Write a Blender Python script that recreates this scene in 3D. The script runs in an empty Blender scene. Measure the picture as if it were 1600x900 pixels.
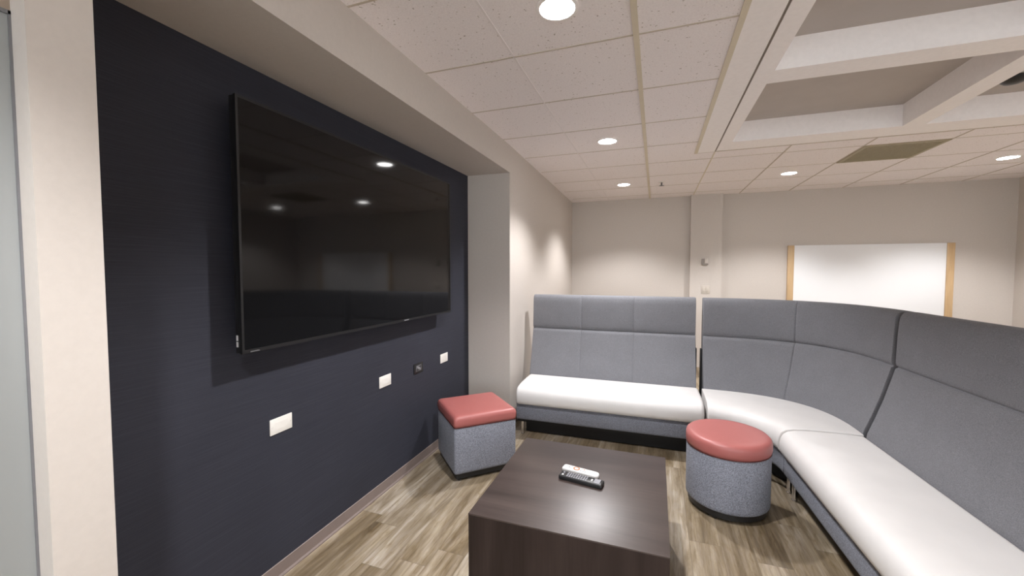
import bpy, bmesh, math, random
from mathutils import Vector, Matrix
PI = math.pi
scn = bpy.context.scene
col = scn.collection
random.seed(7)

# ------------------------------------------------------------------ room sizes (metres)
CAM_H = 1.43
CEIL = 2.524
XW = -1.633            # dark feature wall at the back of the alcove
XP = -1.2245           # pillar / soffit face
A0, A1 = 0.583, 3.40   # alcove from .. to
ZA = 2.287             # alcove ceiling
XR = 4.05
YB = 6.60
YF = -3.2
JY = 0.4735             # near end of the pillar

# ------------------------------------------------------------------ materials
class NT:
    def __init__(s, name):
        s.m = bpy.data.materials.new(name); s.m.use_nodes = True
        s.t = s.m.node_tree; s.b = s.t.nodes['Principled BSDF']; s.L = s.t.links
    def n(s, typ, **kw):
        x = s.t.nodes.new(typ)
        for k, v in kw.items(): setattr(x, k, v)
        return x
    def put(s, sock, v):
        if isinstance(v, bpy.types.NodeSocket): s.L.new(v, sock)
        elif isinstance(v, (tuple, list)) and len(v) == 3 and sock.type == 'RGBA': sock.default_value = (*v, 1)
        else: sock.default_value = v
    def obj(s, scale=(1, 1, 1)):
        tc = s.n('ShaderNodeTexCoord'); mp = s.n('ShaderNodeMapping')
        mp.inputs['Scale'].default_value = scale
        s.L.new(tc.outputs['Object'], mp.inputs['Vector']); return mp.outputs[0]
    def noise(s, vec, scale, detail=2, rough=.5, dist=0):
        x = s.n('ShaderNodeTexNoise'); s.L.new(vec, x.inputs['Vector'])
        x.inputs['Scale'].default_value = scale; x.inputs['Detail'].default_value = detail
        x.inputs['Roughness'].default_value = rough; x.inputs['Distortion'].default_value = dist
        return x.outputs['Fac']
    def math(s, op, a, b=0.0, c=None):
        x = s.n('ShaderNodeMath', operation=op); s.put(x.inputs[0], a); s.put(x.inputs[1], b)
        if c is not None: s.put(x.inputs[2], c)
        return x.outputs[0]
    def ramp(s, f, stops):
        x = s.n('ShaderNodeValToRGB'); s.L.new(f, x.inputs[0]); e = x.color_ramp.elements
        while len(e) < len(stops): e.new(.5)
        for k, (p, c) in zip(e, stops): k.position = p; k.color = (*c, 1)
        return x.outputs[0]
    def mix(s, f, a, b, mode='MIX'):
        x = s.n('ShaderNodeMix', data_type='RGBA', blend_type=mode)
        s.put(x.inputs[0], f); s.put(x.inputs[6], a); s.put(x.inputs[7], b); return x.outputs[2]
    def bump(s, h, strength=.3, dist=.002):
        x = s.n('ShaderNodeBump'); x.inputs['Strength'].default_value = strength; x.inputs['Distance'].default_value = dist
        s.L.new(h, x.inputs['Height']); s.L.new(x.outputs[0], s.b.inputs['Normal'])
    def set(s, **kw):
        for k, v in kw.items(): s.put(s.b.inputs[k.replace('_', ' ')], v)
        return s

def plain(name, c, rough=.5, var=.06, scale=30, bump=0, **kw):
    t = NT(name); f = t.noise(t.obj(), scale, 3)
    lo = tuple(max(0, x*(1-var)) for x in c); hi = tuple(min(1, x*(1+var)) for x in c)
    t.set(Base_Color=t.ramp(f, [(.3, lo), (.7, hi)]), Roughness=rough, **kw)
    if bump: t.bump(f, bump, .001)
    return t.m

def fabric(name, c, spk=.35, scale=260, big=.06):
    t = NT(name); v = t.obj()
    f = t.noise(v, scale, 2, .7); g = t.noise(v, 9, 3); w = t.noise(t.obj((1, 1, .25)), scale*2.2, 1)
    lo = tuple(x*(1-spk) for x in c); hi = tuple(min(1, x*(1+spk)) for x in c)
    cc = t.ramp(f, [(.32, lo), (.5, c), (.68, hi)])
    cc = t.mix(1.0, cc, t.ramp(g, [(.3, (1-big,)*3), (.7, (1, 1, 1))]), 'MULTIPLY')
    t.set(Base_Color=cc, Roughness=.95, Sheen_Weight=.05, Sheen_Roughness=.5, Specular_IOR_Level=.2)
    t.bump(t.math('ADD', f, w), .25, .0012)
    return t.m

def vinyl(name, c, rough=.38, spec=.5):
    t = NT(name); v = t.obj(); f = t.noise(v, 420, 2); g = t.noise(v, 7, 2)
    t.set(Base_Color=t.ramp(g, [(.3, tuple(x*.95 for x in c)), (.7, c)]), Roughness=rough, Specular_IOR_Level=spec)
    t.bump(t.math('ADD', f, t.math('MULTIPLY', g, 1.5)), .12, .0012)
    return t.m

M = {}
M['paint'] = plain('beige_wall_paint', (.54, .495, .455), .6, .02, 60, .04)
M['paint_column'] = M['paint']
M['white_paint'] = plain('white_gypsum_paint', (.90, .865, .86), .55, .02, 40)
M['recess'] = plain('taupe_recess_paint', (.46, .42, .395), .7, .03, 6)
M['recess_side'] = plain('cream_recess_paint', (.70, .65, .58), .6, .02, 20)
M['baseboard'] = plain('taupe_vinyl_base', (.215, .17, .155), .45, .05, 12)
M['tbar'] = plain('cream_ceiling_grid', (.66, .59, .46), .45, .03, 10)
M['tshadow'] = plain('tan_reveal_shade', (.52, .46, .39), .6, .03, 10)  # flat tan standing in for shade in the tile reveals
M['tile_edge'] = plain('pale_grid_paint', (.80, .755, .755), .7, .03, 10); M['groove'] = plain('brown_gap_shade', (.20, .17, .14), .7, .03, 10)
M['black_plastic'] = plain('black_plastic', (.012, .012, .013), .4, .1)
M['black_bezel'] = plain('black_gloss_bezel', (.006, .006, .007), .5, .1)
M['dark_void'] = plain('black_underframe_and_shade', (.012, .012, .013), .7, .1)  # also blackens the added sofa panels that stand in for shade
M['plate'] = plain('white_wall_plate', (.82, .80, .76), .35, .02)
M['plate_inset'] = plain('white_plate_insert', (.76, .74, .70), .35, .02)
M['dark_grey'] = plain('grey_connector', (.10, .10, .105), .4, .1)
M['mid_grey'] = plain('grey_rubber_button', (.22, .22, .24), .5, .05)
M['light_grey'] = plain('light_grey_plastic', (.55, .55, .56), .45, .04)
M['white_plastic'] = plain('white_remote_plastic', (.62, .615, .61), .35, .02)
M['pale'] = plain('pale_grey_button', (.40, .40, .41), .5, .04)
M['orange'] = plain('orange_print', (.42, .15, .05), .5, .05)
M['chrome'] = plain('brushed_steel', (.72, .72, .74), .18, .03, 60, Metallic=1.0)
M['grey_fabric'] = fabric('grey_woven_upholstery', (.185, .187, .203), .25, 300)
M['heather'] = fabric('blue_grey_heather_fabric', (.215, .225, .265), .45, 190)
M['base_fabric'] = fabric('slate_heather_fabric', (.185, .195, .23), .40, 220)
M['white_vinyl'] = vinyl('white_seat_vinyl', (.71, .695, .685), .42, .4)
M['red_vinyl'] = vinyl('coral_red_vinyl', (.40, .125, .115), .42, .5)

def tile_mat():
    t = NT('acoustic_ceiling_tile'); v = t.obj()
    f = t.noise(v, 120, 3, .7); p = t.noise(v, 75, 1, .5)
    c = t.ramp(f, [(.3, (.81, .765, .775)), (.6, (.89, .845, .85))])
    c = t.mix(t.ramp(p, [(.70, (0, 0, 0)), (.76, (1, 1, 1))]), c, (.45, .40, .37))
    t.set(Base_Color=c, Roughness=.9, Specular_IOR_Level=.15); t.bump(f, .3, .002); return t.m
M['tile'] = tile_mat()

def grass_mat():
    t = NT('navy_grasscloth'); v = t.obj((60, 2.2, 190)); v2 = t.obj((30, 6, 520))
    f = t.noise(v, 1, 4, .65); g = t.noise(v2, 1, 3, .7); b = t.noise(t.obj(), 2.2, 2)
    s = t.math('ADD', t.math('MULTIPLY', f, .55), t.math('MULTIPLY', g, .45))
    c = t.ramp(s, [(.32, (.025, .028, .041)), (.5, (.032, .034, .048)), (.66, (.042, .044, .060)), (.80, (.074, .075, .088))])
    c = t.mix(1.0, c, t.ramp(b, [(.3, (.85, .85, .85)), (.7, (1, 1, 1))]), 'MULTIPLY')
    t.set(Base_Color=c, Roughness=.72, Specular_IOR_Level=.3); t.bump(s, .35, .002); return t.m
M['grass'] = grass_mat()

def floor_mat():
    t = NT('driftwood_plank_floor')
    tc = t.n('ShaderNodeTexCoord'); sp = t.n('ShaderNodeSeparateXYZ'); t.L.new(tc.outputs['Object'], sp.inputs[0])
    W, Ln = .152, 1.22
    u = t.math('DIVIDE', t.math('ADD', sp.outputs[0], 20.03), W); row = t.math('FLOOR', u); fu = t.math('FRACT', u)
    wn = t.n('ShaderNodeTexWhiteNoise', noise_dimensions='1D'); t.L.new(row, wn.inputs['W'])
    vv = t.math('ADD', t.math('DIVIDE', t.math('ADD', sp.outputs[1], 20), Ln), wn.outputs['Value'])
    idx = t.math('FLOOR', vv); fv = t.math('FRACT', vv)
    cb = t.n('ShaderNodeCombineXYZ'); t.L.new(row, cb.inputs[0]); t.L.new(idx, cb.inputs[1])
    pn = t.n('ShaderNodeTexWhiteNoise', noise_dimensions='2D'); t.L.new(cb.outputs[0], pn.inputs['Vector'])
    r = pn.outputs['Value']
    gx = t.n('ShaderNodeCombineXYZ')
    t.put(gx.inputs[0], t.math('MULTIPLY', sp.outputs[0], 1.0)); t.put(gx.inputs[1], t.math('MULTIPLY', sp.outputs[1], .11))
    t.put(gx.inputs[2], t.math('MULTIPLY', r, 40))
    big = t.noise(gx.outputs[0], 9, 4, .6, 1.2)
    gy = t.n('ShaderNodeCombineXYZ')
    t.put(gy.inputs[0], sp.outputs[0]); t.put(gy.inputs[1], t.math('MULTIPLY', sp.outputs[1], .04)); t.put(gy.inputs[2], t.math('MULTIPLY', r, 17))
    fine = t.noise(gy.outputs[0], 70, 3, .6)
    c = t.ramp(big, [(.26, (.14, .108, .075)), (.42, (.25, .205, .15)), (.55, (.37, .32, .26)), (.72, (.54, .495, .44))])
    c = t.mix(1.0, c, t.ramp(fine, [(.3, (.70, .67, .64)), (.65, (1, 1, 1))]), 'MULTIPLY')
    c = t.mix(1.0, c, t.ramp(r, [(0, (.66, .62, .55)), (.45, (.92, .88, .80)), (1, (1.0, 1.0, 1.0))]), 'MULTIPLY')
    gz = t.n('ShaderNodeCombineXYZ')
    t.put(gz.inputs[0], sp.outputs[0]); t.put(gz.inputs[1], t.math('MULTIPLY', sp.outputs[1], .16)); t.put(gz.inputs[2], t.math('MULTIPLY', r, 29))
    mid = t.noise(gz.outputs[0], 30, 5, .7, 1.6)
    c = t.mix(1.0, c, t.ramp(mid, [(.30, (.62, .55, .43)), (.45, (.92, .89, .80)), (.60, (1.0, 1.0, 1.0)), (.75, (1.12, 1.12, 1.14))]), 'MULTIPLY')
    e1 = t.math('LESS_THAN', t.math('MINIMUM', fu, t.math('SUBTRACT', 1.0, fu)), .010)
    e2 = t.math('LESS_THAN', t.math('MINIMUM', fv, t.math('SUBTRACT', 1.0, fv)), .0013)
    e = t.math('MAXIMUM', e1, e2)
    c = t.mix(t.math('MULTIPLY', e, .38), c, (.07, .055, .04))
    t.set(Base_Color=c, Roughness=t.ramp(fine, [(.3, (.46,)*3), (.7, (.36,)*3)]), Specular_IOR_Level=.4)
    t.bump(t.math('SUBTRACT', fine, t.math('MULTIPLY', e, 2.0)), .12, .001)
    return t.m
M['floor'] = floor_mat()

def wood_mat(name, axis, cols, rough, spec=.5):
    t = NT(name); sc = [9, 9, 9]; sc[axis] = .9; sf = [120, 120, 120]; sf[axis] = 5
    f = t.noise(t.obj(tuple(sc)), 1, 5, .6, .6); g = t.noise(t.obj(tuple(sf)), 1, 2, .6)
    c = t.ramp(f, [(.28, cols[0]), (.5, cols[1]), (.72, cols[2])])
    c = t.mix(1.0, c, t.ramp(g, [(.3, (.82, .82, .82)), (.7, (1, 1, 1))]), 'MULTIPLY')
    t.set(Base_Color=c, Roughness=rough, Specular_IOR_Level=spec); t.bump(g, .05, .0006); return t.m
DK = [(.028, .018, .015), (.045, .030, .026), (.066, .046, .040)]
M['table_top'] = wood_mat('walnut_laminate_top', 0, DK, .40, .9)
M['table_side_shaded'] = wood_mat('walnut_laminate_side_shaded', 2, [tuple(v*.7 for v in c) for c in DK], .5, .2)  # same laminate as the top, darkened for the shaded sides
M['oak'] = wood_mat('light_oak', 2, [(.50, .33, .17), (.58, .40, .22), (.64, .46, .27)], .45)

def simple(name, c, rough, **kw):
    t = NT(name); f = t.noise(t.obj(), 3, 1)
    t.set(Base_Color=t.ramp(f, [(.2, tuple(x*.98 for x in c)), (.8, c)]), Roughness=rough, **kw); return t.m
M['screen'] = simple('black_glass_screen', (.004, .004, .0045), .06, IOR=1.5, Specular_IOR_Level=.28)
M['whiteboard'] = simple('whiteboard_enamel', (.80, .81, .825), .35)
M['frost'] = simple('frosted_glass', (.30, .315, .315), .22, Specular_IOR_Level=.5)
M['gasket'] = plain('grey_gasket', (.16, .16, .17), .5, .05)
M['brown_header'] = plain('tan_header', (.30, .24, .19), .5, .05)

t = NT('clear_added_window_glass'); tr = t.n('ShaderNodeBsdfTransparent'); gl = t.n('ShaderNodeBsdfGlossy'); gl.inputs['Roughness'].default_value = .02
tr.inputs[0].default_value = (.93, .95, .95, 1); mx = t.n('ShaderNodeMixShader'); mx.inputs[0].default_value = .06
t.L.new(tr.outputs[0], mx.inputs[1]); t.L.new(gl.outputs[0], mx.inputs[2]); t.L.new(mx.outputs[0], t.t.nodes['Material Output'].inputs['Surface'])
M['clear_glass'] = t.m
def emis(name, c, s):
    t = NT(name); t.set(Base_Color=(.9, .9, .9), Roughness=.4, Emission_Color=c, Emission_Strength=s); return t.m
M['lens'] = emis('lit_lens', (1.0, .985, .97), 16.0)

# ------------------------------------------------------------------ mesh helpers
def link(name, bm, mat, parent=None, smooth=True, ang=.6, loc=None, bevel=0, seg=2, blimit=.7):
    me = bpy.data.meshes.new(name); bmesh.ops.recalc_face_normals(bm, faces=bm.faces[:]); bm.to_mesh(me); bm.free()
    mats = mat if isinstance(mat, list) else [mat]
    for m in mats: me.materials.append(m)
    o = bpy.data.objects.new(name, me); col.objects.link(o)
    if parent is not None: o.parent = parent
    if loc is not None: o.location = loc
    if smooth:
        for p in me.polygons: p.use_smooth = True
        try: me.set_sharp_from_angle(angle=ang)
        except Exception: pass
    if bevel:
        b = o.modifiers.new('bevel', 'BEVEL'); b.width = bevel; b.segments = seg; b.limit_method = 'ANGLE'; b.angle_limit = blimit
        b.harden_normals = True
    return o

def box(bm, x0, x1, y0, y1, z0, z1, mi=0):
    v = [bm.verts.new((x, y, z)) for z in (z0, z1) for y in (y0, y1) for x in (x0, x1)]
    fs = [(0, 1, 3, 2), (4, 6, 7, 5), (0, 4, 5, 1), (1, 5, 7, 3), (3, 7, 6, 2), (2, 6, 4, 0)]
    for f in fs:
        fc = bm.faces.new([v[i] for i in f]); fc.material_index = mi
    return v

def rbox(x0, x1, y0, y1, z0, z1, r=.004, seg=3):
    bm = bmesh.new(); box(bm, x0, x1, y0, y1, z0, z1)
    bmesh.ops.bevel(bm, geom=bm.edges[:], offset=r, segments=seg, profile=.5, affect='EDGES'); return bm

def quad(bm, pts, mi=0):
    f = bm.faces.new([bm.verts.new(p) for p in pts]); f.material_index = mi; return f

def lathe(bm, prof, n=48, c=(0, 0, 0), cap0=True, cap1=True):
    rings = []
    for r, z in prof:
        rings.append([bm.verts.new((c[0]+r*math.cos(2*PI*i/n), c[1]+r*math.sin(2*PI*i/n), c[2]+z)) for i in range(n)])
    for a, b in zip(rings, rings[1:]):
        for i in range(n): bm.faces.new((a[i], a[(i+1) % n], b[(i+1) % n], b[i]))
    if cap0: bm.faces.new(rings[0][::-1])
    if cap1: bm.faces.new(rings[-1])
    return rings

def cyl(r, z0, z1, n=24, c=(0, 0, 0), ch=.002):
    bm = bmesh.new(); lathe(bm, [(r-ch, z0), (r, z0+ch), (r, z1-ch), (r-ch, z1)], n, c); return bm

def empty(name, loc, label, cat, group=None, rz=0):
    o = bpy.data.objects.new(name, None); col.objects.link(o); o.location = loc; o.rotation_euler = (0, 0, rz)
    o.empty_display_size = .1
    o['label'] = label; o['category'] = cat
    if group: o['group'] = group
    return o
def tag(o, label, cat, group=None):
    o['label'] = label; o['category'] = cat
    if group: o['group'] = group
    return o
def struct(o): o['kind'] = 'structure'; return o
def copy_tree(o, parent=None):
    c = o.copy(); col.objects.link(c)
    if parent is not None: c.parent = parent
    for ch in list(o.children): copy_tree(ch, c)
    return c

# ------------------------------------------------------------------ the shell
bm = bmesh.new(); box(bm, -1.9, XR+.1, YF-.1, YB+.1, -.1, 0)
struct(link('floor', bm, M['floor'], smooth=False))

# ceiling of lay-in tiles around the coffer
CX0, CX1, CY0, CY1 = .498, 3.17, -.10, 4.18
bm = bmesh.new()
for x0, x1, y0, y1 in ((-1.9, CX0+.007, YF-.1, YB+.1), (CX1-.004, XR+.1, YF-.1, YB+.1), (CX0+.007, CX1-.004, YF-.1, CY0+.004), (CX0+.007, CX1-.004, CY1-.006, YB+.1)):
    box(bm, x0, x1, y0, y1, CEIL, CEIL+.02)
struct(link('ceiling', bm, M['tile'], smooth=False))

# ceiling grid: one wide cream runner, slim tees, strips toned as reveal shade
GX = [-.10+.6*k for k in range(-2, 8)]
GX = [-1.30, -.705, -.102, .498, 1.103, 1.71, 2.315, 2.92, 3.525]
GY = [2.02+.6085*k for k in range(-9, 8)]
bm = bmesh.new()
box(bm, -.116, -.090, YF, YB, CEIL-.006, CEIL+.001)
box(bm, .322, .350, YF, 4.215, CEIL-.006, CEIL+.001)
for x in GX:
    if x in (-1.30, -.102): continue
    if x < .4: box(bm, x-.005, x+.005, YF, YB, CEIL-.002, CEIL+.001, 2); continue
    box(bm, x-.006, x+.006, 4.215, YB, CEIL-.003, CEIL+.001, 0 if x < .6 else 1)
for y in GY:
    if y > 4.21:
        box(bm, XP, XR, y-.004, y+.004, CEIL-.002, CEIL+.001, 1)
    else:
        box(bm, XP, .335, y-.005, y+.005, CEIL-.002, CEIL+.001, 1)
        box(bm, 3.2, XR, y-.005, y+.005, CEIL-.002, CEIL+.001, 1)
box(bm, .335, 3.3, 4.205, 4.217, CEIL-.003, CEIL+.001, 1)
box(bm, .492, .5035, YF, 4.205, CEIL-.0008, CEIL+.001, 3)  # dark strip stands in for shade in the gap beside the coffer
struct(link('trim_1', bm, [M['tbar'], M['tshadow'], M['tile_edge'], M['groove']], smooth=False))

# smooth border strip beside the coffer
bm = bmesh.new(); box(bm, .350, .492, YF, 4.203, CEIL-.004, CEIL+.002)
struct(link('trim_2', bm, M['white_paint'], smooth=False))

# coffer: white beams at ceiling level, recessed panels above
cells_x = [(.595, 1.745), (1.88, 3.03)]
cells_y = [(.15, 1.30), (1.47, 2.62), (2.79, 3.94)]
DZ = .16
bm = bmesh.new()
xs = [CX0+.006] + [v for c in cells_x for v in c] + [CX1]
ys = [CY0] + [v for c in cells_y for v in c] + [CY1-.004]
for i in range(len(xs)-1):
    for j in range(len(ys)-1):
        if i % 2 == 1 and j % 2 == 1: continue
        box(bm, xs[i], xs[i+1], ys[j], ys[j+1], CEIL-.004, CEIL+DZ)
bmesh.ops.remove_doubles(bm, verts=bm.verts[:], dist=1e-5)
struct(link('trim_3', bm, M['white_paint'], smooth=False))
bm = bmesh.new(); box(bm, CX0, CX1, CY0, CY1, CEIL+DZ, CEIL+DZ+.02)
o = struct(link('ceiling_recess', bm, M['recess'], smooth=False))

# left side: pillar, soffit, far return, far wall
bm = bmesh.new()
box(bm, XW-.12, XP, JY, A0, 0, CEIL)                      # near pillar
box(bm, XW-.12, XP, A0, A1, ZA, CEIL)                     # soffit over the alcove
far = [(XP, A1), (-1.30, YB+.05), (XW-.12, YB+.05), (XW-.12, A1)]
lo = [bm.verts.new((x, y, 0)) for x, y in far]; hi = [bm.verts.new((x, y, CEIL)) for x, y in far]
bm.faces.new(lo[::-1]); bm.faces.new(hi)
for i in range(4): bm.faces.new((lo[i], lo[(i+1) % 4], hi[(i+1) % 4], hi[i]))
struct(link('wall_left', bm, M['paint'], smooth=False))
bm = bmesh.new(); box(bm, XW-.12, XW, A0, A1, 0, ZA)
struct(link('wall_alcove', bm, M['grass'], smooth=False))
bm = bmesh.new()
prof = [(XW, 0), (XW+.010, 0), (XW+.010, .006), (XW+.0035, .014), (XW+.003, .071), (XW, .073)]
a = [bm.verts.new((x, A0, z)) for x, z in prof]; b = [bm.verts.new((x, A1, z)) for x, z in prof]
for i in range(len(prof)): k = (i+1) % len(prof); bm.faces.new((a[i], a[k], b[k], b[i]))
bm.faces.new(a); bm.faces.new(b[::-1])
struct(link('baseboard_alcove', bm, M['baseboard'], smooth=False))
bm = bmesh.new()
box(bm, XP, XP+.003, JY, A0, 0, .073); box(bm, XW, XP+.003, A1-.003, A1, 0, .073); box(bm, XP, XP+.003, A1, A1+.4, 0, .073)
struct(link('baseboard_left', bm, M['baseboard'], smooth=False))

# back wall with its shallow column
bm = bmesh.new(); box(bm, -1.9, XR+.1, YB, YB+.1, 0, CEIL)
struct(link('wall_back', bm, M['paint'], smooth=False))
bm = bmesh.new(); box(bm, .47, .89, YB-.085, YB+.02, 0, CEIL)
struct(link('wall_column', bm, M['paint'], smooth=False))
bm = bmesh.new(); box(bm, XR, XR+.1, YF-.1, YB+.1, 0, CEIL)
struct(link('wall_right', bm, M['paint'], smooth=False))
# front wall behind the camera, its row of windows added for fill light
WX0, WX1, WZ0, WZ1 = -.9, 3.7, .75, 2.38
bm = bmesh.new()
box(bm, -1.9, XR+.1, YF-.1, YF, 0, WZ0); box(bm, -1.9, XR+.1, YF-.1, YF, WZ1, CEIL)
box(bm, -1.9, WX0, YF-.1, YF, WZ0, WZ1); box(bm, WX1, XR+.1, YF-.1, YF, WZ0, WZ1)
struct(link('wall_front', bm, M['paint'], smooth=False))
NW = 3; ww = (WX1-WX0)/NW
for i in range(NW):
    x0, x1 = WX0+i*ww, WX0+(i+1)*ww
    bm = bmesh.new()
    box(bm, x0, x0+.04, YF-.08, YF-.02, WZ0, WZ1); box(bm, x1-.04, x1, YF-.08, YF-.02, WZ0, WZ1)
    box(bm, x0+.04, x1-.04, YF-.08, YF-.02, WZ0, WZ0+.04); box(bm, x0+.04, x1-.04, YF-.08, YF-.02, WZ1-.04, WZ1)
    wo = struct(link('added_window_%d' % (i+1), bm, M['white_paint'], smooth=False))
    bm = bmesh.new(); box(bm, x0+.04, x1-.04, YF-.053, YF-.047, WZ0+.04, WZ1-.04)
    link('pane', bm, M['clear_glass'], wo, smooth=False)

# frosted glass door left of the pillar
bm = bmesh.new(); box(bm, -1.291, -1.281, -.55, JY-.003, .012, 1.962)
d = struct(link('door_1', bm, M['frost'], smooth=False))
bm = bmesh.new()
box(bm, -1.296, -1.277, JY-.004, JY, .0, 1.970); box(bm, -1.296, -1.277, -.58, JY, 1.962, 1.970); box(bm, -1.296, -1.277, -.58, -.55, 0, 1.962)
link('gasket', bm, M['gasket'], d, smooth=False)
bm = bmesh.new(); box(bm, -1.38, -1.279, -.58, JY, 1.970, CEIL)
struct(link('wall_header', bm, M['brown_header'], smooth=False))
bm = bmesh.new(); box(bm, -1.40, XP, YF, -.58, 0, CEIL)
struct(link('wall_left_near', bm, M['paint'], smooth=False))

# ------------------------------------------------------------------ whiteboard on the back wall
BX0, BX1, BZ0, BZ1 = 1.712, 3.478, .62, 1.768
t = empty('whiteboard', ((BX0+BX1)/2, YB, BZ0), 'white board with light oak side rails on the back wall', 'whiteboard')
cx = (BX0+BX1)/2
bm = rbox(BX0+.07-cx, BX1-.07-cx, -.022, -.001, 0, BZ1-BZ0, .002, 2); link('panel', bm, M['whiteboard'], t)
for s in (0, 1):
    x0 = BX0-cx if s == 0 else BX1-.075-cx
    link('side_rail', rbox(x0, x0+.075, -.035, -.001, 0, BZ1-BZ0, .003, 2), M['oak'], t)

# ------------------------------------------------------------------ television
TY0, TY1, TZ0, TZ1 = 1.142, 2.868, 1.098, 2.108
XF = -1.530
tv = empty('television', (XW, (TY0+TY1)/2, TZ0), 'large black flat screen television mounted on the dark navy wall', 'television')
cy = (TY0+TY1)/2
def L(bm):
    bmesh.ops.translate(bm, verts=bm.verts[:], vec=(-XW, -cy, -TZ0)); return bm
link('housing', L(rbox(XF-.038, XF-.003, TY0+.001, TY1-.001, TZ0+.001, TZ1-.001, .004, 2)), M['black_plastic'], tv)
bm = bmesh.new()
bz = .010
box(bm, XF-.012, XF, TY0, TY1, TZ1-bz, TZ1); box(bm, XF-.012, XF, TY0, TY1, TZ0, TZ0+.014)
box(bm, XF-.012, XF, TY0, TY0+bz, TZ0+.014, TZ1-bz); box(bm, XF-.012, XF, TY1-bz, TY1, TZ0+.014, TZ1-bz)
link('bezel', L(bm), M['black_bezel'], tv, smooth=False)
bm = bmesh.new(); box(bm, XF-.004, XF-.0015, TY0+bz, TY1-bz, TZ0+.014, TZ1-bz)
link('screen', L(bm), M['screen'], tv, smooth=False)
link('rear_casing', L(rbox(XF-.060, XF-.036, TY0+.25, TY1-.25, TZ0+.08, TZ1-.30, .008, 2)), M['black_plastic'], tv)
bm = bmesh.new()
box(bm, XW+.001, XW+.010, cy-.35, cy+.35, 1.45, 1.75)
for yy in (-.22, .22): box(bm, XW+.008, XF-.058, cy+yy-.02, cy+yy+.02, 1.38, 1.82)
link('wall_bracket', L(bm), M['dark_grey'], tv, smooth=False)
for z0, z1 in ((1.150, 1.172), (1.125, 1.146)):
    bm = bmesh.new(); box(bm, XF-.030, XF-.022, TY0-.0012, TY0+.002, z0, z1)
    o = link('sticker', L(bm), M['light_grey'], tv, smooth=False); o['label'] = 'pale grey sticker on the side edge'
bm = bmesh.new(); box(bm, XF-.001, XF+.0012, 2.235, 2.285, TZ0+.004, TZ0+.010)
o = link('badge', L(bm), M['mid_grey'], tv, smooth=False); o['label'] = 'small grey badge below the screen'
bm = bmesh.new(); box(bm, XF-.002, XF+.0012, 1.175, 1.215, TZ0+.002, TZ0+.007)
link('label_strip', L(bm), M['dark_grey'], tv, smooth=False)

# ------------------------------------------------------------------ wall plates below the television
def plate(y, z, kind, name, label, w=.117, h=.0725):
    t = empty(name, (XW, y, z), label, 'wall plate', 'wall plates under the television')
    pm, im = (M['plate'], M['plate_inset']) if kind != 'data' else (M['black_plastic'], M['dark_grey'])
    link('cover', rbox(0, .006, -w/2, w/2, -h/2, h/2, .0022, 2), pm, t)
    if kind == 'data':
        link('insert', rbox(.004, .0072, -w*.30, w*.30, -h*.30, h*.30, .001, 2), im, t)
        for i, (yy, zz) in enumerate(((-.018, .010), (.018, -.010), (.018, .010), (-.018, -.010))):
            link('jack', rbox(.006, .0085, yy-.009, yy+.009, zz-.006, zz+.006, .001, 1), M['black_plastic'] if i > 1 else M['mid_grey'], t)
        link('jack', rbox(.006, .0090, -.006, .006, -.004, .004, .001, 1), M['light_grey'], t)['label'] = 'pale port in the middle'
    else:
        link('insert', rbox(.004, .0066, -w*.29, w*.29, -h*.24, h*.24, .0006, 1), M['plate'] if kind == 'blank' else im, t)
        for s in (-1, 1):
            bm = cyl(.0028, 0, .001, 12); bmesh.ops.rotate(bm, verts=bm.verts[:], matrix=Matrix.Rotation(PI/2, 3, 'Y'))
            bmesh.ops.translate(bm, verts=bm.verts[:], vec=(.0058, s*w*.42, 0)); link('screw', bm, im, t)
    return t
plate(1.393, .716, 'blank', 'wall_plate', 'white wall plate nearest the camera, largest of the white plates below the television')
plate(2.163, .719, 'blank', 'wall_plate', 'white wall plate between the largest white plate and the black socket plate')
plate(2.550, .714, 'data', 'socket_plate', 'small black socket plate with pale jacks on the dark wall')
plate(2.932, .711, 'outlet', 'wall_plate', 'white wall plate closest to the alcove corner, above the square ottoman')

# ------------------------------------------------------------------ thermostat and switch on the column
M['therm'] = plain('taupe_thermostat_plastic', (.30, .27, .25), .5, .04); M['switch'] = plain('ivory_switch_plastic', (.52, .475, .42), .5, .03)
t = empty('thermostat', (.67, YB-.085, 1.555), 'small pale thermostat on the column of the back wall', 'thermostat')
link('body', rbox(-.046, .040, -.022, .002, -.050, .040, .004, 2), M['therm'], t)
link('cover', rbox(-.012, .044, -.032, -.020, -.030, .044, .004, 2), M['paint'], t)
t = empty('light_switch', (.685, YB-.085, 1.145), 'cream switch plate on the column below the thermostat', 'light switch')
link('cover', rbox(-.058, .058, -.006, 0, -.058, .058, .002, 2), M['switch'], t)
for s in (-.024, .024): link('rocker', rbox(s-.016, s+.016, -.010, -.005, -.033, .033, .002, 2), M['switch'], t)

# ------------------------------------------------------------------ downlights
def downlight():
    t = empty('downlight', (0, 0, CEIL), '-', 'ceiling light', 'recessed ceiling downlights')
    bm = bmesh.new(); lathe(bm, [(.072, -.0005), (.074, -.006), (.088, -.004), (.089, .0)], 40, cap0=False, cap1=False)
    link('trim_ring', bm, M['white_paint'], t)
    bm = bmesh.new(); lathe(bm, [(.073, -.003), (.050, -.005), (.012, -.006)], 40, cap0=False)
    link('lens', bm, M['lens'], t)
    ld = bpy.data.lights.new('lamp', 'SPOT'); ld.energy = SPOT_W; ld.spot_size = math.radians(SPOT_A); ld.spot_blend = SPOT_B
    ld.shadow_soft_size = .06; ld.color = (1.0, .985, .995)
    lo = bpy.data.objects.new('lamp', ld); col.objects.link(lo); lo.parent = t; lo.location = (0, 0, -.02)
    return t
SPOT_W, SPOT_A, SPOT_B = 72, 120, .55
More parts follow.
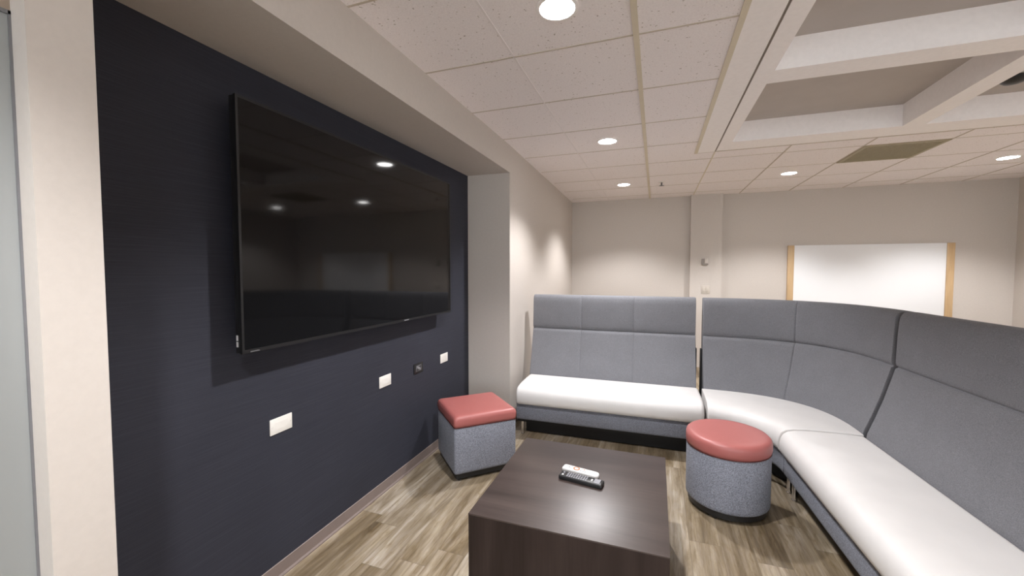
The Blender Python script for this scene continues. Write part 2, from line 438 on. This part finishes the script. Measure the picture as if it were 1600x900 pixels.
DL = [(-.405, 1.71, 'round lit downlight nearest the camera, cut by the top of the picture'),
      (-.405, 3.57, 'round lit downlight above the near end of the straight sofa'),
      (-.405, 5.43, 'round lit downlight near the back left corner of the ceiling'),
      (1.40, 5.42, 'round lit downlight between the ceiling vent and the column'),
      (3.21, 5.38, 'round lit downlight at the far right, right of the vent'),
      (-.405, -.12, 'round lit downlight behind the camera on the left'),
      (-.405, -1.95, 'round lit downlight by the front wall on the left'),
      (1.40, -1.95, 'round lit downlight by the front wall in the middle'),
      (3.66, -.12, 'round lit downlight along the right wall, second from the front'),
      (3.66, 1.71, 'round lit downlight along the right wall, beside the coffer'),
      (3.66, 3.57, 'round lit downlight along the right wall, behind the sofa')]
proto = None
for x, y, lab in DL:
    if proto is None: o = proto = downlight()
    else: o = copy_tree(proto)
    o.location = (x, y, CEIL); o['label'] = lab

# ------------------------------------------------------------------ vent, sprinkler, recess fixture
def vent(x0, x1, y0, y1, label):
    t = empty('ceiling_vent', ((x0+x1)/2, (y0+y1)/2, CEIL), label, 'vent', 'ceiling return vents')
    w, d = (x1-x0)/2, (y1-y0)/2
    bm = bmesh.new()
    box(bm, -w, w, -d, -d+.03, -.008, 0); box(bm, -w, w, d-.03, d, -.008, 0); box(bm, -w, -w+.03, -d+.03, d-.03, -.008, 0); box(bm, w-.03, w, -d+.03, d-.03, -.008, 0)
    link('frame', bm, M['vent'], t, smooth=False)
    bm = bmesh.new(); box(bm, -w+.03, w-.03, -d+.03, d-.03, -.0015, 0)
    link('backing', bm, M['vent_dark'], t, smooth=False)
    bm = bmesh.new(); n = 22
    for i in range(n):
        y = -d+.03+(i+.5)*(2*d-.06)/n; box(bm, -w+.03, w-.03, y-.004, y+.004, -.007, -.001)
    for i in range(n):
        x = -w+.03+(i+.5)*(2*w-.06)/n; box(bm, x-.003, x+.003, -d+.03, d-.03, -.006, -.001)
    link('grille', bm, M['vent'], t, smooth=False)
    return t
M['vent'] = plain('tan_vent_enamel', (.36, .31, .20), .5, .06)
M['vent_dark'] = plain('dark_vent_backing', (.16, .13, .08), .8, .2, 5)  # mottled dark brown behind the grille
vent(1.715, 2.310, 4.462, 5.058, 'tan square ceiling vent beyond the coffer, above the whiteboard side of the room')

t = empty('sprinkler_head', (.05, 5.43, CEIL), 'small dark fire sprinkler head hanging from the ceiling tiles', 'sprinkler')
bm = bmesh.new(); lathe(bm, [(.036, .002), (.036, -.001), (.034, -.006), (.012, -.008)], 24); link('escutcheon', bm, M['plate'], t)
link('stem', cyl(.009, -.045, -.006, 12), M['dark_grey'], t)
bm = bmesh.new(); lathe(bm, [(.010, -.050), (.030, -.048), (.030, -.045), (.010, -.044)], 20); link('deflector', bm, M['dark_grey'], t)

t = empty('recess_speaker', (2.150, 3.59, CEIL+DZ), 'black round fixture with a pale rim in the right coffer recess', 'ceiling fixture')
bm = bmesh.new(); lathe(bm, [(.085, 0), (.083, -.012), (.066, -.016)], 36); link('rim', bm, M['light_grey'], t)
bm = bmesh.new(); lathe(bm, [(.067, -.012), (.064, -.035), (.045, -.052), (.015, -.058)], 36); link('dome', bm, M['black_plastic'], t)

# ------------------------------------------------------------------ coffee table
TX0, TX1, TYa, TYb, TH = -.722, .062, 1.492, 2.302, .42
ct = empty('coffee_table', ((TX0+TX1)/2, (TYa+TYb)/2, 0), 'dark walnut cube coffee table in front of the sofas', 'coffee table')
w, d = (TX1-TX0)/2, (TYb-TYa)/2
link('top', rbox(-w, w, -d, d, TH-.006, TH, .0008, 2), M['table_top'], ct)
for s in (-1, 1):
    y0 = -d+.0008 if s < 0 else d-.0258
    link('end_panel', rbox(-w+.0008, w-.0008, y0, y0+.025, 0.006, TH-.0061, .0012, 1), M['table_side_shaded'], ct)
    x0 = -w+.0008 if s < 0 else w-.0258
    link('side_panel', rbox(x0, x0+.025, -d+.026, d-.026, 0.006, TH-.0061, .0012, 1), M['table_side_shaded'], ct)
for sx in (-1, 1):
    for sy in (-1, 1): link('glide', cyl(.015, 0, .0065, 16, (sx*(w-.04), sy*(d-.04), 0), .001), M['black_plastic'], ct)
    
# ------------------------------------------------------------------ remotes
def frame_from(p0, p1):
    a = math.atan2(p1[1]-p0[1], p1[0]-p0[0]); return a
def remote(name, c, a, lx, wy, hz, mat, label, rnd):
    t = empty(name, (c[0], c[1], TH), label, 'remote control', 'remotes on the coffee table', a)
    bm = bmesh.new(); n = 8; pts = []
    for sx, sy, a0 in ((1, 1, 0), (-1, 1, PI/2), (-1, -1, PI), (1, -1, 1.5*PI)):
        rr = rnd[0] if sx > 0 else rnd[1]
        for k in range(n+1):
            th = a0+PI/2*k/n; pts.append((sx*(lx/2-rr)+rr*math.cos(th), sy*(wy/2-rr)+rr*math.sin(th)))
    rings = []
    for ins, z in ((.003, 0.0003), (0, .004), (0, hz-.005), (.0015, hz-.002), (.005, hz)):
        rings.append([bm.verts.new((x*(1-2*ins/lx), y*(1-2*ins/wy), z)) for x, y in pts])
    for r0, r1 in zip(rings, rings[1:]):
        for i in range(len(pts)): k = (i+1) % len(pts); bm.faces.new((r0[i], r0[k], r1[k], r1[i]))
    bm.faces.new(rings[0][::-1]); bm.faces.new(rings[-1])
    link('body', bm, mat, t, ang=.9)
    return t
rb = remote('remote_control', (-.322, 1.898), math.atan2(-.030, .205), .212, .052, .022, M['black_plastic'], 'black remote control with grey keys, in front of the white one', (.006, .006))
hz = .022
for i in range(11):
    x = -.088+i*.0115
    if i in (0, 1): continue
    for j in range(3):
        y = -.0155+j*.0155
        link('button', rbox(x-.0040, x+.0040, y-.0055, y+.0055, hz-.001, hz+.0016, .001, 1), M['mid_grey'], rb)
link('button', rbox(-.093, -.084, -.016, -.006, hz-.001, hz+.0016, .001, 1), M['white_plastic'], rb)['label'] = 'white button'
link('button', rbox(-.093, -.084, .006, .016, hz-.001, hz+.0016, .001, 1), M['mid_grey'], rb)
link('button', rbox(.049, .057, -.008, .008, hz-.001, hz+.0018, .001, 1), M['white_plastic'], rb)['label'] = 'white button'
bm = rbox(.063, .092, -.020, .020, hz-.001, hz+.0008, .0005, 1); link('faceplate', bm, M['mid_grey'], rb)
wr = remote('remote_control', (-.337, 1.974), math.atan2(-.034, .178), .186, .048, .021, M['white_plastic'], 'white remote control with an orange ringed pad, behind the black one', (.022, .010))
hz = .021
bm = bmesh.new(); lathe(bm, [(.0105, hz-.001), (.0105, hz+.0012), (.0165, hz+.0012), (.0165, hz-.001)], 28, (-.022, 0, 0), False, False); link('pad_ring', bm, M['orange'], wr)
link('pad', cyl(.010, hz-.001, hz+.0016, 24, (-.022, 0, 0), .0006), M['white_plastic'], wr)
for x, y, m in ((-.060, 0, 'mid_grey'), (-.048, .010, 'pale'), (-.048, -.010, 'pale'), (-.070, .008, 'pale'),
                (.004, -.011, 'mid_grey'), (.016, -.011, 'mid_grey'), (.026, -.011, 'mid_grey'), (.004, .008, 'pale'), (.016, .008, 'orange'), (.028, .008, 'pale'), (.038, -.010, 'pale')):
    link('button', rbox(x-.0035, x+.0035, y-.0028, y+.0028, hz-.001, hz+.0012, .0008, 1), M[m], wr)

# ------------------------------------------------------------------ ottomans
def rrect(s, r, n=6):
    pts = []
    for sx, sy, a0 in ((1, 1, 0), (-1, 1, PI/2), (-1, -1, PI), (1, -1, 1.5*PI)):
        for k in range(n+1):
            th = a0+PI/2*k/n; pts.append((sx*(s-r)+r*math.cos(th), sy*(s-r)+r*math.sin(th)))
    return pts
def loft(prof, shape):
    bm = bmesh.new(); rings = []
    for s, z in prof: rings.append([bm.verts.new((x, y, z)) for x, y in shape(s)])
    for a, b in zip(rings, rings[1:]):
        n = len(a)
        for i in range(n): bm.faces.new((a[i], a[(i+1) % n], b[(i+1) % n], b[i]))
    bm.faces.new(rings[0][::-1]); bm.faces.new(rings[-1]); return bm
def ottoman(name, loc, rz, label, R, zl, zt, shape, cr):
    t = empty(name, loc, label, 'ottoman', None, rz)
    link('body', loft([(R-.006, .056), (R-.002, .060), (R-.001, .075), (R-.001, zl-.012), (R-.006, zl-.003)], shape), M['heather'], t, ang=.8)
    link('plinth', loft([(R-.018, .018), (R-.014, .020), (R-.014, .057)], shape), M['black_plastic'], t, ang=.8)
    link('lid', loft([(R-.010, zl-.002), (R-.001, zl+.004), (R+.003, zl+.02), (R+.003, zt-.030), (R-.001, zt-.014), (R-.010, zt-.005), (R-.024, zt), (R-.06, zt+.0015), (R-.13, zt+.003), (.02, zt+.0035)], shape), M['red_vinyl'], t, ang=.8)
    link('piping', loft([(R-.006, zl-.003), (R+.0005, zl-.002), (R+.0005, zl+.002), (R-.006, zl+.003)], shape), M['seam'], t, ang=.8)
    for a in cr:
        c = empty_part('caster', t, (a[0], a[1], 0))
        for s in (-1, 1):
            bm = cyl(.016, -.006, .006, 20, ch=.002); bmesh.ops.rotate(bm, verts=bm.verts[:], matrix=Matrix.Rotation(PI/2, 3, 'Y'))
            bmesh.ops.translate(bm, verts=bm.verts[:], vec=(s*.009, 0, .016)); link('wheel', bm, M['black_plastic'], c)
        bm = cyl(.003, -.0165, .0165, 10, ch=.001); bmesh.ops.rotate(bm, verts=bm.verts[:], matrix=Matrix.Rotation(PI/2, 3, 'Y'))
        bmesh.ops.translate(bm, verts=bm.verts[:], vec=(0, 0, .016)); link('axle', bm, M['chrome'], c)
    return t
def empty_part(name, parent, loc):
    bm = bmesh.new(); box(bm, -.0035, .0035, -.006, .010, .014, .034)
    o = link(name, bm, M['black_plastic'], parent, smooth=False); o.location = loc; o.rotation_euler = (0, 0, math.atan2(loc[1], loc[0])); return o
M['seam'] = plain('dark_red_piping', (.09, .022, .02), .5, .05)
S2 = .2285
ottoman('square_ottoman', (-1.243, 2.703, 0), .771, 'square ottoman with coral red vinyl lid and grey body by the dark wall', S2, .372, .450,
        lambda s: rrect(s, min(.022, max(s*.3, .004))), [(sx*.185, sy*.185) for sx in (-1, 1) for sy in (-1, 1)])
circ = lambda s: [(s*math.cos(2*PI*i/64), s*math.sin(2*PI*i/64)) for i in range(64)]
ottoman('round_ottoman', (.425, 2.725, 0), 0.35, 'round ottoman with coral red vinyl lid and grey body by the curved sofa', .230, .370, .452,
        circ, [(.190*math.cos(a), .190*math.sin(a)) for a in [PI/4+PI/2*k for k in range(4)]])

# ------------------------------------------------------------------ sectional sofa (three modules)
SEAT = [(.445, .292), (.03, .278), (.010, .280), (-.002, .292), (-.008, .315), (-.009, .345), (-.004, .378), (.010, .405), (.035, .424), (.075, .434), (.16, .440), (.30, .441), (.445, .438)]
BASE = [(.66, .142), (.032, .142), (.028, .146), (.026, .160), (.026, .276), (.030, .284), (.66, .284)]
UNDER = [(.62, .112), (.06, .112), (.06, .143), (.62, .143)]
SHADE_BOARD = [(.58, .004), (.135, .004), (.135, .113), (.58, .113)]
def back_prof():
    p = [(.425, .286), (.438, .40), (.448, .46), (.484, .56), (.520, .67), (.547, .77), (.563, .83), (.569, .855)]
    p += [(.580, .862), (.584, .865), (.581, .868)]                    # stitched groove
    p += [(.573, .876), (.570, .896), (.571, .95), (.574, 1.04), (.578, 1.12), (.583, 1.157), (.592, 1.176), (.606, 1.187), (.622, 1.190)]
    p += [(.66, 1.189), (.690, 1.183), (.699, 1.168), (.702, 1.10), (.702, .70), (.702, .30), (.702, .12), (.68, .108), (.64, .108), (.62, .13), (.62, .286)]
    return p
BACK = back_prof()
def sweep(stations, prof, dips=None, r_end=.02, flare=None):
    """stations: (front point, outward dir, depth scale). profile is (depth, height)."""
    bm = bmesh.new(); rings = []
    cd = sum(p[0] for p in prof)/len(prof); cz = sum(p[1] for p in prof)/len(prof)
    for i, (P, D, k) in enumerate(stations):
        ring = []
        for j, (d, z) in enumerate(prof):
            dd = d*k if d <= .445 else .445*k+(d-.445)*1.0
            if dips and i in dips: dd += dips[i] if (.43 < d < .62 and .40 < z < 1.186) else 0
            ring.append(bm.verts.new((P[0]+D[0]*dd, P[1]+D[1]*dd, z)))
        rings.append(ring)
    n = len(prof)
    for a, b in zip(rings, rings[1:]):
        for j in range(n): bm.faces.new((a[j], a[(j+1) % n], b[(j+1) % n], b[j]))
    bm.faces.new(rings[0][::-1]); bm.faces.new(rings[-1]); return bm
def straight(length, seams):
    """stations along local +X, depth along local +Y."""
    xs = [0, .03, .06]+[length*k/10 for k in range(1, 10)]+[length-.06, length-.03, length]
    for s in seams: xs += [s-.010, s-.003, s, s+.003, s+.010]
    xs = sorted(set(round(x, 4) for x in xs)); st = [((x, 0), (0, 1), 1.0) for x in xs]
    dips = {}
    for i, x in enumerate(xs):
        for s in seams:
            if abs(x-s) < 1e-4: dips[i] = .006
            elif abs(x-s) < .0035: dips[i] = .0035
    return st, dips
def inset(st, g, ends=(1, 1)):
    st = list(st)
    for e, q in ((0, 1), (-1, -2)):
        if not ends[e]: continue
        P, D, k = st[e]; Q = st[q][0]
        t = Vector((-D[1], D[0])); s = 1 if t.dot(Vector(Q)-Vector(P)) > 0 else -1
        st[e] = ((P[0]+s*t.x*g, P[1]+s*t.y*g), D, k)
    return st
def module(name, loc, rz, label, st, dips, legs, joints=(1, 1)):
    t = empty(name, loc, label, 'sofa', 'modules of the sectional sofa', rz)
    bst = inset(st, .017, joints); st = inset(st, .002)
    link('base', sweep(st, BASE), M['base_fabric'], t, ang=.7, bevel=.006, seg=2, blimit=1.0)
    link('underframe', sweep(st, UNDER), M['dark_void'], t, smooth=False)
    pst = [q for q in st if min((Vector(q[0])-Vector(st[0][0])).length, (Vector(q[0])-Vector(st[-1][0])).length) > .055]
    link('plinth', sweep(pst, SHADE_BOARD), M['dark_void'], t, smooth=False)  # black board added to stand for the shade under the sofa
    link('back_shade_panel', sweep(inset(st, .020, (1-joints[0], 1-joints[1])), [(.60, .004), (.60, .74), (.655, .74), (.655, .004)]), M['dark_void'], t, smooth=False)  # added dark panel, blackens the gaps between backs and the space beneath
    link('seat', sweep(st, SEAT), M['white_vinyl'], t, ang=1.3, bevel=.030, seg=5, blimit=1.2)
    link('backrest', sweep(bst, BACK, dips), M['grey_fabric'], t, ang=1.3, bevel=.016, seg=4, blimit=1.25)
    for x, y in legs:
        bm = bmesh.new(); lathe(bm, [(.012, 0), (.0165, .002), (.0165, .008), (.0145, .010), (.0145, .112)], 24, (x, y, 0)); link('leg', bm, M['chrome'], t)
    return t
AL = 1.485
st, dp = straight(AL, [AL*.318, AL*.640])
module('sofa_module', (-1.125, 3.262, 0), math.radians(.9), 'straight high back grey sofa with white seat along the far side, by the pillar', st, dp,
       [(.045, .075), (AL-.045, .075), (.045, .60), (AL-.045, .60)], (0, 1))
# curved corner
OC = (.372, 2.945); RX, RY = .38, .325; BXr, BYr = .825, .765; NE = 2.75
def corner(th):
    f = (OC[0]+RX*math.sin(th), OC[1]+RY*math.cos(th))
    s, c = math.sin(th), math.cos(th)
    b = (OC[0]+BXr*max(s, 0)**(2/NE), OC[1]+BYr*max(c, 0)**(2/NE))
    dx, dy = b[0]-f[0], b[1]-f[1]; l = math.hypot(dx, dy)
    return (f, (dx/l, dy/l), l/.445)
N = 40; TS = math.radians(37); ths = sorted([PI/2*k/N for k in range(N+1) if abs(PI/2*k/N-TS) > .022]+[TS+q for q in (-.02, -.011, -.004, 0, .004, .011, .02)])
st = [corner(max(1e-4, min(PI/2-1e-4, a))) for a in ths]
# keep the two module joints square
st = [((OC[0]+.002, OC[1]+RY), (0, 1), BYr-RY and (BYr-RY)/.445)] + st[1:-1] + [((OC[0]+RX, OC[1]+.004), (math.cos(math.radians(3)), math.sin(math.radians(3))), (BXr-RX)/.445)]
mid = min(range(len(ths)), key=lambda k: abs(ths[k]-TS))
module('sofa_module', (0, 0, 0), 0, 'curved corner grey sofa section with white seat behind the round ottoman', st, {mid: .007, mid-1: .004, mid+1: .004},
       [(OC[0]+.05, OC[1]+RY+.075), (OC[0]+RX+.075, OC[1]+.05), (OC[0]+.05, OC[1]+RY+.60), (OC[0]+RX+.60, OC[1]+.05)])
CL = 1.50
st, dp = straight(CL, [])
ang = math.radians(-90+3.0)
module('sofa_module', (OC[0]+RX+.001, OC[1]+.001, 0), ang, 'straight high back grey sofa with white seat running toward the camera on the right', st, dp,
       [(.045, .075), (CL-.045, .075), (.045, .60), (CL-.045, .60)], (1, 0))

# ------------------------------------------------------------------ camera
cd = bpy.data.cameras.new('camera'); cam = bpy.data.objects.new('camera', cd); col.objects.link(cam)
cd.sensor_width = 36; cd.lens = 36*635/1600; cd.clip_start = .02
cam.location = (0, 0, CAM_H); cam.rotation_euler = (math.radians(90-2.525), 0, math.radians(19.493))
scn.camera = cam

# ------------------------------------------------------------------ world and view
w = bpy.data.worlds.new('world'); scn.world = w; w.use_nodes = True
w.node_tree.nodes['Background'].inputs[0].default_value = (.90, .94, 1.0, 1); w.node_tree.nodes['Background'].inputs[1].default_value = 2.6
vs = scn.view_settings
vs.view_transform = 'Standard'; vs.look = 'None'; vs.gamma = 1; vs.use_curve_mapping = False
vs.exposure = 1.42
scn.cycles.max_bounces = 14; scn.cycles.diffuse_bounces = 8; scn.cycles.use_denoising = True
